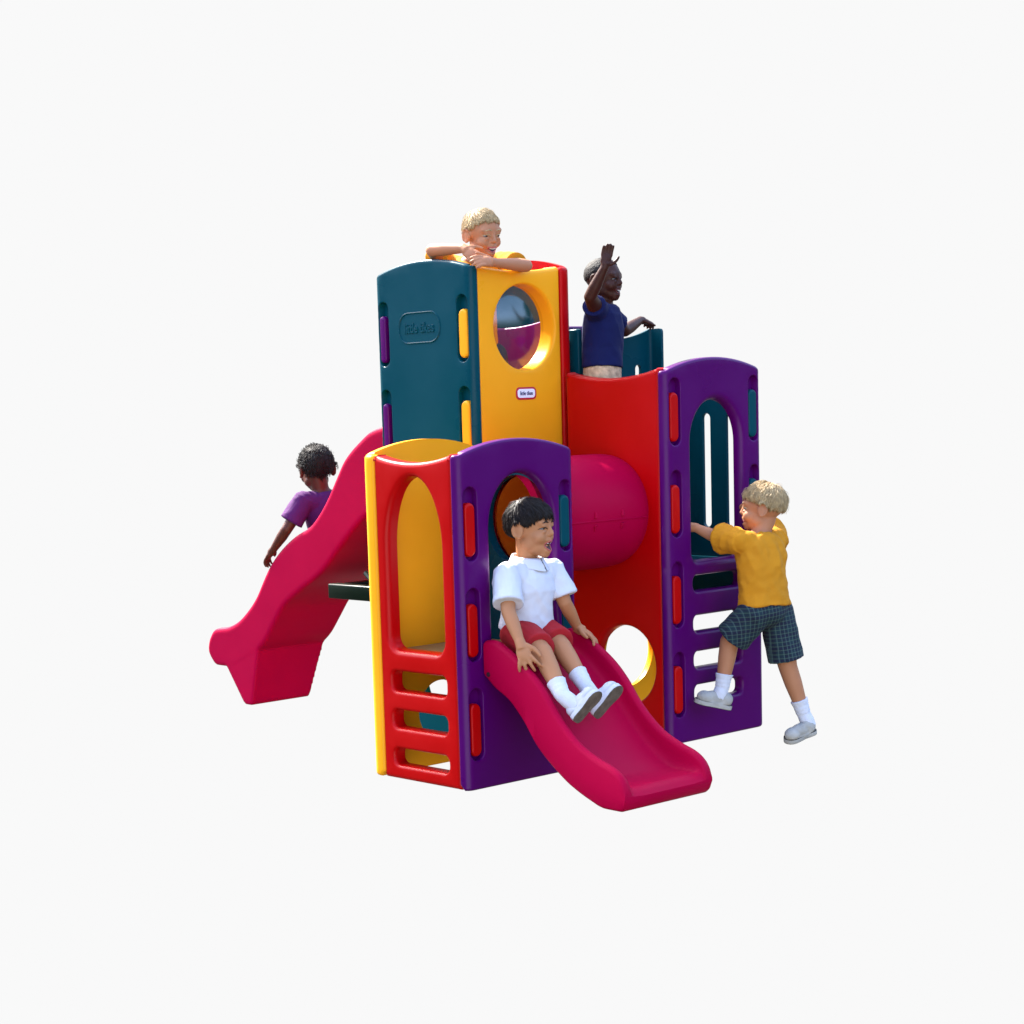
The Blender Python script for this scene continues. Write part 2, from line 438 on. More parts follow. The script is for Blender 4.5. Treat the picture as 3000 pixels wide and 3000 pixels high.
part('seam', me_seam, PINK, tn)
for x in (.60, .74, .88):
    for da in (-.17, .17):
        c = [cyl_pt(x, ang+da*t, TR+.0005) for t in (.35, .6, .8, 1.0)]
        part('rib', tube(c, [.008, .007, .005, .002], n=8), PINK, tn)

# ------------------------------------------------------------------ slides
def interp(tab, y):
    """monotone cubic through (y,z) sorted by y"""
    n = len(tab)
    if y <= tab[0][0]: return tab[0][1]
    if y >= tab[-1][0]: return tab[-1][1]
    d = [(tab[i+1][1]-tab[i][1])/(tab[i+1][0]-tab[i][0]) for i in range(n-1)]
    m = [d[0]]+[(0 if d[i-1]*d[i] <= 0 else 2*d[i-1]*d[i]/(d[i-1]+d[i])) for i in range(1, n-1)]+[d[-1]]
    for i in range(n-1):
        if tab[i][0] <= y <= tab[i+1][0]:
            h = tab[i+1][0]-tab[i][0]; t = (y-tab[i][0])/h
            return ((1+2*t)*(1-t)**2*tab[i][1]+t*(1-t)**2*h*m[i]+t*t*(3-2*t)*tab[i+1][1]+t*t*(t-1)*h*m[i+1])
def slide_loft(stations, x0, x1, rim_w=.034, slope=.030):
    """stations: (y, rim, low, bed)"""
    bm = bmesh.new(); rings = []
    for (y, rim, low, bed) in stations:
        hw = rim_w/2; rr = hw
        d = min(max(.004, rim-bed), .2)
        half = []
        half.append((0.012, low)); half.append((.004, low+.004)); half.append((0, low+.012))
        q = max(low+.02, rim-rr)
        half.append((0, low+(q-low)*.5))
        for i in range(7):
            a = PI-PI*i/6*1.0
            half.append((hw+rr*math.cos(a), q+rr*math.sin(a)*min(1, (rim-low)/.04)))
        fl = min(.03, d*.5)
        xi = rim_w+slope
        for i in range(7):
            t = i/6
            zz = q-(q-bed)*(1-(1-t)**2.2); xx = rim_w+(xi-rim_w)*(t**2.0)
            if i: half.append((xx, zz))
        half.append((xi+.02, bed-.002))
        pts = [(x0+a, b) for a, b in half]+[(x1-a, b) for a, b in half[::-1]]
        rings.append([bm.verts.new((px, y, pz)) for px, pz in pts])
    n = len(rings[0])
    for i in range(len(rings)-1):
        for k in range(n): bm.faces.new((rings[i][k], rings[i][(k+1) % n], rings[i+1][(k+1) % n], rings[i+1][k]))
    bm.faces.new(rings[0]); bm.faces.new(rings[-1][::-1])
    return bm
# front slide (tables use d = -y, increasing outwards)
rim = [(.0, .488), (.012, .500), (.05, .503), (.10, .483), (.16, .448), (.226, .402), (.28, .347), (.325, .288), (.38, .232), (.44, .188), (.514, .155), (.567, .137), (.60, .117), (.618, .092), (.628, .060)]
low = [(0, .385), (.02, .370), (.05, .346), (.118, .308), (.178, .252), (.247, .165), (.334, .093), (.392, .056), (.478, .018), (.53, .002), (.60, .001), (.617, .010), (.628, .035)]
bed = [(0, .438), (.03, .438), (.10, .415), (.18, .352), (.25, .285), (.32, .208), (.38, .150), (.44, .105), (.50, .078), (.56, .072), (.59, .072), (.61, .064), (.628, .046)]
ds = [.008, .012, .02, .035]+[.05+i*.0125 for i in range(44)]+[.597, .605, .611, .616, .620, .624, .6265]
sl = part('slide', slide_loft([(-d, interp(rim, d), interp(low, d), interp(bed, d)) for d in ds], .048, .462), PINK, label='short pink front slide the seated child rides')
scw = lathe_x([(.0465, 0.0001), (.0465, .008), (.050, .009)], -.028, .388, 16); part('screw', scw, SCREW, sl)
# left slide
rim = [(1.10, 1.212), (1.19, 1.203), (1.262, 1.186), (1.325, 1.152), (1.427, 1.079), (1.49, .999), (1.548, .92), (1.618, .845), (1.675, .800), (1.778, .757), (1.872, .703), (1.96, .630), (2.008, .573), (2.074, .485), (2.138, .425), (2.227, .365), (2.303, .338), (2.39, .326), (2.425, .305), (2.446, .270), (2.456, .235)]
low = [(1.10, .93), (1.20, .90), (1.35, .82), (1.50, .70), (1.62, .60), (1.75, .53), (1.88, .452), (1.954, .37), (2.03, .285), (2.10, .236), (2.20, .19), (2.30, .158), (2.40, .158), (2.436, .185), (2.456, .215)]
bed = [(1.10, 1.03), (1.19, 1.03), (1.262, 1.01), (1.36, .95), (1.46, .86), (1.56, .745), (1.66, .672), (1.778, .620), (1.872, .565), (1.96, .48), (2.05, .385), (2.138, .310), (2.227, .255), (2.303, .225), (2.40, .215), (2.456, .225)]
ys = [1.13+i*.0165 for i in range(79)]+[2.44, 2.448, 2.454]
def remesh(bm, vox, smooth):
    bmesh.ops.recalc_face_normals(bm, faces=bm.faces)
    me = bpy.data.meshes.new('t'); bm.to_mesh(me); bm.free()
    ob = bpy.data.objects.new('t', me); COL.objects.link(ob)
    md = ob.modifiers.new('r', 'REMESH'); md.mode = 'VOXEL'; md.voxel_size = vox
    sm = ob.modifiers.new('s', 'SMOOTH'); sm.iterations = smooth; sm.factor = .5
    out = bpy.data.meshes.new_from_object(ob.evaluated_get(bpy.context.evaluated_depsgraph_get()))
    bpy.data.objects.remove(ob); bpy.data.meshes.remove(me); return out
bm = slide_loft([(y, interp(rim, y), interp(low, y), interp(bed, y)) for y in ys], .655, 1.035, .036, .03)
prof = [(2.345, .190), (2.30, .24), (2.10, .30), (2.075, .26), (2.135, .015), (2.145, .0), (2.19, .0), (2.205, .008)]
rg = [[bm.verts.new((x-(0 if x < .9 else .05*max(0, 1-b/.26)), a, b)) for a, b in prof] for x in (.656, .85, 1.030)]
for i in range(2):
    for k in range(8): bm.faces.new((rg[i][k], rg[i][(k+1) % 8], rg[i+1][(k+1) % 8], rg[i+1][k]))
bm.faces.new(rg[0]); bm.faces.new(rg[-1][::-1])
sl2 = link('slide', remesh(bm, .006, 7), PINK, play, 0); sl2['label'] = 'long wavy pink slide on the left'
part('brace', slab(.60, 1.10, .655, 1.50, .512, .572, .006), GREEN)
part('brace', slab(.655, 1.44, 1.03, 1.50, .515, .569, .006), GREEN)
part('strut', tube([(.63, 1.16, .60), (.63, 1.24, .585), (.64, 1.30, .62)], .012, n=8), GREEN)

# ------------------------------------------------------------------ people
def frame(axis):
    a = V(axis).normalized(); u = a.orthogonal().normalized(); return u, a.cross(u)
class Soup:
    def __init__(s): s.bm = bmesh.new()
    def ell(s, c, r, F=None, U=None):
        g = bmesh.ops.create_icosphere(s.bm, subdivisions=3, radius=1)['verts']
        c = V(c)
        if isinstance(r, (int, float)): r = (r, r, r)
        if F is None: X, Y, Z = V((1, 0, 0)), V((0, 1, 0)), V((0, 0, 1))
        else: Y = V(F).normalized(); Z = (V(U)-Y*V(U).dot(Y)).normalized(); X = Y.cross(Z)
        for v in g: v.co = c+X*v.co.x*r[0]+Y*v.co.y*r[1]+Z*v.co.z*r[2]
    def loft(s, rings, n=24):
        rr = []
        for c, a, b in rings:
            c, a, b = V(c), V(a), V(b)
            rr.append([s.bm.verts.new(c+a*math.cos(2*PI*k/n)+b*math.sin(2*PI*k/n)) for k in range(n)])
        for i in range(len(rr)-1):
            for k in range(n): s.bm.faces.new((rr[i][k], rr[i][(k+1) % n], rr[i+1][(k+1) % n], rr[i+1][k]))
        s.bm.faces.new(rr[0][::-1]); s.bm.faces.new(rr[-1])
    def cone(s, p0, p1, r0, r1, n=20):
        u, v = frame(V(p1)-V(p0)); s.loft([(p0, u*r0, v*r0), (p1, u*r1, v*r1)], n)
    def cap(s, *pr):               # chain of (point, radius)
        for (p, r) in pr: s.ell(p, r)
        for (p, r), (q, t) in zip(pr, pr[1:]): s.cone(p, q, r, t)
    def done(s, vox=.0035, smooth=6, fac=.5, wr=0., ws=18., bumps=None):
        bmesh.ops.recalc_face_normals(s.bm, faces=s.bm.faces)
        me = bpy.data.meshes.new('t'); s.bm.to_mesh(me); s.bm.free()
        ob = bpy.data.objects.new('t', me); COL.objects.link(ob)
        md = ob.modifiers.new('r', 'REMESH'); md.mode = 'VOXEL'; md.voxel_size = vox
        sm = ob.modifiers.new('s', 'SMOOTH'); sm.iterations = smooth; sm.factor = fac
        out = bpy.data.meshes.new_from_object(ob.evaluated_get(bpy.context.evaluated_depsgraph_get()))
        bpy.data.objects.remove(ob); bpy.data.meshes.remove(me)
        if wr:
            cs = [(v.co.copy(), v.normal.copy()) for v in out.vertices]
            for v, (c, nn) in zip(out.vertices, cs):
                d = noise.noise(V((c.x*ws, c.y*ws, c.z*ws*.6)))*.6+noise.noise(c*ws*2.3+V((3, 1, 2)))*.35
                r = 1-abs(noise.noise(V((c.x*ws*1.1+c.z*9, c.y*ws*1.1, c.z*ws*.5))))*2
                v.co = c+nn*wr*(d+.5*r)
        return out

def hand(S, wrist, d, back, thumb_side, s=1., curl=(.25, .35), spread=.16, r=.0062, thumb_out=.75):
    """palm and five fingers; d = pointing direction, back = outward normal of the back of the hand, thumb_side = unit vector towards the thumb"""
    d = V(d).normalized(); back = V(back); back = (back-d*back.dot(d)).normalized()
    t = d.cross(back).normalized()
    if t.dot(V(thumb_side)) < 0: t = -t
    w = V(wrist)
    pc = w+d*.030*s
    S.ell(pc, (.0235*s, .032*s, .0125*s), d, back)
    S.ell(w+d*.040*s, (.0240*s, .016*s, .0105*s), d, back)
    S.cone(w-d*.01*s, w+d*.02*s, .0165*s, .0185*s)
    for i, L in enumerate((.043, .048, .045, .036)):
        o = (1.5-i)*.0125*s
        b = w+d*.050*s+t*o
        a = (1.5-i)*spread
        fd = (d*math.cos(a)+t*math.sin(a)).normalized()
        p = b; c1, c2 = curl; c1 = c1*(1+.12*i)
        d1 = (fd*math.cos(c1*.6)-back*math.sin(c1*.6)).normalized()
        d2 = (fd*math.cos(c1+c2)-back*math.sin(c1+c2)).normalized()
        d3 = (fd*math.cos(c1+c2*1.8)-back*math.sin(c1+c2*1.8)).normalized()
        q1 = p+d1*L*s*.45; q2 = q1+d2*L*s*.32; q3 = q2+d3*L*s*.23
        S.cap((p, r*1.12*s), (q1, r*s), (q2, r*.92*s), (q3, r*.8*s))
    b = w+d*.014*s+t*.017*s
    td = (t*thumb_out+d*.7-back*.25).normalized()
    q1 = b+td*.022*s; q2 = q1+(td*.7+d*.5).normalized()*.018*s; q3 = q2+(td*.45+d*.75).normalized()*.012*s
    S.cap((b, .0095*s), (q1, .0078*s), (q2, .0068*s), (q3, .0056*s))

class Head:
    def __init__(s, c, F, U=(0, 0, 1), k=1.):
        s.c = V(c); s.F = V(F).normalized(); U = V(U); s.U = (U-s.F*U.dot(s.F)).normalized(); s.L = s.U.cross(s.F).normalized(); s.k = k
    def p(s, side, fwd, up): return s.c+(s.L*side+s.F*fwd+s.U*up)*s.k
    def build(s, S, open_mouth=.0, smile=0.):
        k = s.k; F, U = s.F, s.U
        def e(side, fwd, up, r, tilt=0.):
            f2 = (F*math.cos(tilt)+U*math.sin(tilt)); S.ell(s.p(side, fwd, up), tuple(x*k for x in r), f2, U)
        e(0, -.010, .026, (.071, .088, .076))
        e(0, .024, .018, (.060, .058, .060))
        e(0, .022, -.028, (.055, .058, .060))
        e(0, .030, -.058-.008*open_mouth, (.043, .046, .034))
        e(0, .058, -.079-.012*open_mouth, (.022, .019, .015))
        for q in (-1, 1):
            e(q*.032, .050, -.032+.004*smile, (.0265, .0275, .0255))
            e(q*.028, .062, .024, (.028, .015, .014))
            e(q*.0085, .079, -.022, (.0075, .008, .0065))
            e(q*.072, -.012, -.006, (.009, .021, .030), .12)
            rim_ = [s.p(q*(.074+.007*math.sin(t_)), -.012-.021*math.cos(t_*.9-.6), -.004+.029*math.sin(t_*1.05-.35+.9)) for t_ in (0, .5, 1.0, 1.5, 2.0, 2.5, 3.0)]
            rim_ = [s.p(q*.0795, -.014-.019*math.sin(a_)*1.0, -.004+.027*math.cos(a_)) for a_ in (-.7, -.2, .3, .9, 1.5, 2.1, 2.6)]
            S.cap(*[(p_, .0052*k) for p_ in rim_]); S.cap((s.p(q*.077, -.006, -.030), .0062*k), (s.p(q*.077, -.012, -.031), .006*k))
            e(q*.030, .0705, .0105, (.0160, .009, .0055))
            e(q*.030, .0705, -.0105, (.0155, .009, .0050))
            e(q*.036, .012, -.050, (.020, .034, .026))
        S.cap((s.p(0, .076, .010), .0075*k), (s.p(0, .083, -.008), .0085*k), (s.p(0, .087, -.018), .0100*k))
        mu = -.052
        S.cap((s.p(-.018, .072, mu+.010), .008*k), (s.p(0, .079, mu+.011), .009*k), (s.p(.018, .072, mu+.010), .008*k))
        S.cap((s.p(-.015, .070, mu-.014-.012*open_mouth), .008*k), (s.p(0, .076, mu-.015-.014*open_mouth), .009*k), (s.p(.015, .070, mu-.014-.012*open_mouth), .008*k))
    def surf(s, bvh, side, up):
        o = s.p(side, .2, up); h = bvh.ray_cast(o, -s.F)
        return h[0] if h[0] else s.p(side, .07, up)
    def face(s, root, bvh, open_mouth, smile, brow_mat, lip_mat, gaze=None, squint=.75, brows=True):
        k = s.k; F, U, L = s.F, s.U, s.L
        for q in (-1, 1):
            c = s.surf(bvh, q*.030, .0005)-F*.0085*k
            bm = bmesh.new(); bmesh.ops.create_uvsphere(bm, u_segments=24, v_segments=16, radius=.0108*k)
            g = (V(gaze) if gaze else F).normalized()
            for v in bm.verts: v.co = c+L*v.co.x*1.25+U*v.co.z*squint+F*v.co.y
            me = bm_mesh(bm, 'eye'); me.materials.append(EYE_W); me.materials.append(IRIS)
            for pl in me.polygons:
                d = (pl.center-c); 
                if (d-g*d.dot(g)).length < .0078*k and d.dot(g) > 0: pl.material_index = 1
            link('eye', me, None, root, 0)
            lid = [s.surf(bvh, q*.030+dx, .0075*squint+.002-abs(dx)*abs(dx)*22)+F*.0012*k for dx in (-.017, -.010, -.003, .004, .011, .017)]
            link('eyelash', bm_mesh(tube(lid, [.0008*k, .0017*k, .002*k, .002*k, .0017*k, .0008*k], n=6)), brow_mat, root, 0)
            if brows:
                br = [s.surf(bvh, q*(.012+.0065*i), .0225+.004*math.sin(PI*min(1, i/4.2)))+F*.0012*k for i in range(6)]
                link('eyebrow', bm_mesh(tube(br, [.0016*k, .0026*k, .0028*k, .0025*k, .002*k, .0009*k], n=6)), brow_mat, root, 0)
        mu = -.052
        hw = .021+.004*smile; hh = .004+.013*open_mouth
        ring = []; n = 28
        for i in range(n):
            a = 2*PI*i/n; x = hw*math.cos(a); y = hh*math.sin(a)
            y = y*(1-.35*abs(math.cos(a)))-hh*.3+smile*.010*(abs(x)/hw)**2
            ring.append((x, mu-.004*open_mouth+y))
        P3 = [s.surf(bvh, x, y) for x, y in ring]
        bm = bmesh.new(); vs = [bm.verts.new(p+F*.0016*k) for p in P3]; ctr = sum(P3, V())/n
        vi = [bm.verts.new(p.lerp(ctr, .45)+F*.0008*k) for p in P3]; cv = bm.verts.new(ctr+F*.0006*k)
        for i in range(n):
            bm.faces.new((vs[i], vs[(i+1) % n], vi[(i+1) % n], vi[i])); bm.faces.new((vi[i], vi[(i+1) % n], cv))
        link('mouth', bm_mesh(bm), MOUTH, root, 0)
        rr = [(.0018+.0012*abs(math.sin(2*PI*i/n)))*k for i in range(n)]
        link('lips', bm_mesh(tube([p+F*.001*k for p in P3], rr, True, 8)), lip_mat, root, 0)
        if open_mouth > .15:
            up = [s.surf(bvh, hw*.72*t, mu-.004*open_mouth+hh*.60-hh*.3-.0015+smile*.004*t*t)+F*.0030*k for t in (-1, -.6, -.2, .2, .6, 1)]
            bm = bmesh.new(); a = []; b = []
            for p in up: a.append(bm.verts.new(p+U*.0022*k)); b.append(bm.verts.new(p-U*.0028*k+F*.0004*k))
            for i in range(5): bm.faces.new((a[i], a[i+1], b[i+1], b[i]))
            link('teeth', bm_mesh(bm), TEETH, root, 0)
    def dirv(s, az, el):
        return (s.F*math.cos(az)*math.cos(el)+s.L*math.sin(az)*math.cos(el)+s.U*math.sin(el)).normalized()
    def hair(s, root, bvh, m, line, thick, locks=300, lock_len=.5, lock_w=.006, rough=.004, crown=(-2.6, 1.15), lift=.004, curly=0., seed=1, jit=.10):
        """line(az) = elevation of the hairline; az 0 is the face, +-pi the nape"""
        rnd = random.Random(seed); k = s.k; o = s.p(0, -.006, .020)
        def hit(d):
            h = bvh.ray_cast(o, d, .2*k)
            return (h[0]-o).length if h[0] else .08*k
        cache = {}
        def rad(az, el):
            return hit(s.dirv(az, el))
        n = 64; mrows = 22; bm = bmesh.new(); rows = []
        for j in range(mrows+1):
            row = []
            for i in range(n):
                az = -PI+2*PI*i/n; e0 = line(az); t = j/mrows
                el = e0+(PI/2-e0)*t
                r = rad(az, el)
                ed = min(1, j/3)**.6
                th = thick*(.25+.75*ed)*k*(.8+.25*math.sin(el)) if j else -.004*k
                d = s.dirv(az, el)
                th += rough*k*(noise.noise(d*9+V((seed, 0, 0)))*.8+noise.noise(d*24)*.5)*(1 if j else 0)
                row.append(bm.verts.new(o+d*(r+th)))
            rows.append(row)
        for j in range(mrows):
            for i in range(n):
                bm.faces.new((rows[j][i], rows[j][(i+1) % n], rows[j+1][(i+1) % n], rows[j+1][i]))
        # locks
        caz, cel = crown; cd = s.dirv(caz, cel)
        for q in range(locks):
            az = rnd.uniform(-PI, PI); e0 = line(az)
            el = e0+(1.5-e0)*rnd.random()**1.15
            d = s.dirv(az, el)
            tan = (d-cd); tan = (tan-d*tan.dot(d))
            if tan.length < 1e-3: tan = s.F
            tan.normalize(); tan = (tan+V((rnd.gauss(0, jit), rnd.gauss(0, jit), rnd.gauss(0, jit)))); tan = (tan-d*tan.dot(d)).normalized()
            L = lock_len*rnd.uniform(.5, 1.1); w = lock_w*k*rnd.uniform(.6, 1.3); segs = 5; prev = None; base = d.copy()
            lf = lift*rnd.random()**1.5*1.4; cut = rnd.uniform(-.02, .13)
            if rnd.random() < .05: lf = lift*rnd.uniform(1.5, 3.2)
            side = d.cross(tan).normalized()
            bend = rnd.gauss(0, .5)*curly
            for i in range(segs+1):
                t = i/segs
                dd = (base*math.cos(L*t)+tan*math.sin(L*t)+side*bend*t*t*.3).normalized()
                az2 = math.atan2(dd.dot(s.L), dd.dot(s.F)); el2 = math.asin(max(-1, min(1, dd.dot(s.U))))
                if el2 < line(az2)-cut: 
                    dd = (dd+s.U*.0).normalized()
                    t = 1.0
                r = rad(az2, el2)+thick*k*.8+lf*k*math.sin(PI*min(1, t*.8+.1))*.9+(curly*.003*math.sin(6*t)*k)
                if el2 < line(az2): r -= thick*k*.35
                c = o+dd*r; ww = w*(1-t)**.55*(.35+.65*min(1, t*4+.4)); hgt = ww*.38
                ring = [bm.verts.new(c+side*ww), bm.verts.new(c+dd*hgt), bm.verts.new(c-side*ww), bm.verts.new(c-dd*hgt)] if t < 1 else None
                if ring is None:
                    tip = bm.verts.new(c)
                    if prev:
                        for a in range(4): bm.faces.new((prev[a], prev[(a+1) % 4], tip))
                    break
                if prev:
                    for a in range(4): bm.faces.new((prev[a], prev[(a+1) % 4], ring[(a+1) % 4], ring[a]))
                prev = ring
        bmesh.ops.recalc_face_normals(bm, faces=bm.faces)
        me = bpy.data.meshes.new('hair'); bm.to_mesh(me); bm.free()
        return link('hair', me, m, root, 0)

def relax(me, maskfn, iters):
    n = len(me.vertices); co = np.empty(n*3); me.vertices.foreach_get('co', co); co = co.reshape(-1, 3)
    ed = np.empty(len(me.edges)*2, dtype=np.int32); me.edges.foreach_get('vertices', ed); ed = ed.reshape(-1, 2)
    m = np.array([maskfn(V(c)) for c in co])[:, None]
    cnt = np.zeros((n, 1)); np.add.at(cnt, ed[:, 0], 1); np.add.at(cnt, ed[:, 1], 1); cnt[cnt == 0] = 1
    for it in range(iters):
        for lam in (.55, -.50):
            acc = np.zeros_like(co); np.add.at(acc, ed[:, 0], co[ed[:, 1]]); np.add.at(acc, ed[:, 1], co[ed[:, 0]])
            co = co+(acc/cnt-co)*m*lam
    me.vertices.foreach_set('co', co.ravel()); me.update()

def lerp(a, b, t): return V(a).lerp(V(b), t)
def torso_rings(pelvis, chest, neck, lat, grow=0., drop=.0, wid=1., deep=1.):
    """elliptic rings from hip to neck; lat = unit vector right->left"""
    pelvis, chest, neck, lat = V(pelvis), V(chest), V(neck), V(lat).normalized()
    up = (neck-pelvis).normalized(); dep = lat.cross(up).normalized(); lat = up.cross(dep).normalized()
    out = []
    for t, a, b in ((-.10, .074, .058), (.0, .081, .062), (.2, .077, .060), (.42, .075, .060), (.66, .083, .062), (.82, .084, .056), (.92, .064, .046), (1.0, .040, .038)):
        c = pelvis.lerp(chest, t/.6) if t < .6 else chest.lerp(neck, (t-.6)/.4)
        out.append((c, lat*(a*wid+grow), dep*(b*deep+grow), t))
    return out, up, dep
def shoe(root, heel, toe, up, m, sole_m, w=.031, h=.052, sole_t=.017):
    """heel/toe = ends of the sole's underside"""
    heel, toe, up = V(heel), V(toe), V(up); f = (toe-heel).normalized(); up = (up-f*up.dot(f)).normalized(); x = f.cross(up); L = (toe-heel).length
    def pt(a, b, c): return heel+f*a*L+x*b+up*c
    ol = [(0.0, .35), (.03, .62), (.10, .78), (.25, .80), (.42, .78), (.58, .90), (.72, 1.0), (.84, .95), (.93, .72), (.98, .42), (1.0, .18)]
    S = Soup()
    S.ell(pt(.20, 0, .034), (w*.80, L*.19, .028), f, up)
    S.ell(pt(.50, 0, .031), (w*.80, L*.32, .027), f, up)
    S.ell(pt(.74, 0, .028), (w*.94, L*.235, .024), f, up)
    S.loft([(pt(.5, 0, .006), x*w*.84, f*L*.46), (pt(.5, 0, .020), x*w*.84, f*L*.46)], 32)
    S.cone(pt(.22, 0, .02), pt(.26, 0, h), w*.78, w*.72)
    S.cap((pt(.28, 0, h*.95), w*.64), (pt(.56, 0, h*.62), w*.62))
    me = S.done(.0032, 5, .5, .0012, 40.)
    so = link('shoe', me, m, root, 0)
    bm = bmesh.new(); cont = [(a, b*w*1.03) for a, b in ol]+[(a, -b*w*1.03) for a, b in ol[::-1]]
    lv = []
    for c, g in ((0.0, .94), (.002, .99), (sole_t*.6, 1.0), (sole_t, .97)):
        lv.append([bm.verts.new(pt(.5+(a-.5)*(.985+.015*g), b*g, c)) for a, b in cont])
    n = len(cont)
    for i in range(3):
        for k in range(n): bm.faces.new((lv[i][k], lv[i][(k+1) % n], lv[i+1][(k+1) % n], lv[i+1][k]))
    bm.faces.new(lv[0]); bm.faces.new(lv[-1][::-1])
    me = bm_mesh(bm); me.materials.append(sole_m); me.materials.append(m)
    for p in me.polygons:
        if abs(p.normal.dot(up)) < .5 and (p.center-heel).dot(up) > .0025: p.material_index = 1
    link('sole', me, None, so, 30)
    for q in (.45, .52, .59):                                   # laces
        c = pt(q, 0, .053-(q-.45)*.09)
        link('lace', bm_mesh(tube([c-x*.014, c+up*.002, c+x*.014], .0018, n=6)), m, so, 0)
    return so
def sock(root, foot, ank, calf, t0, r0, r1):
    S = Soup(); f = V(foot); a = V(ank); b = V(calf); rg = []
    pts = [f, f.lerp(a, .5), a]+[a.lerp(b, t0*t) for t in (.15, .3, .45, .6, .75, .9, 1.0)]
    for i, c in enumerate(pts):
        d = (pts[min(i+1, len(pts)-1)]-pts[max(i-1, 0)]).normalized(); u, v = (d.orthogonal().normalized(), None); 
        u = (V((1, .2, .1))-d*V((1, .2, .1)).dot(d)).normalized(); v = d.cross(u)
        t = max(0, (i-2)/7); r = r0+(r1-r0)*t+(.0016 if i % 2 else 0)+(.002 if i >= len(pts)-2 else 0)
        rg.append((c, u*r, v*r))
    S.loft(rg, 24)
    link('sock', S.done(.003, 3, .5, .001, 60.), SOCK, root, 0)

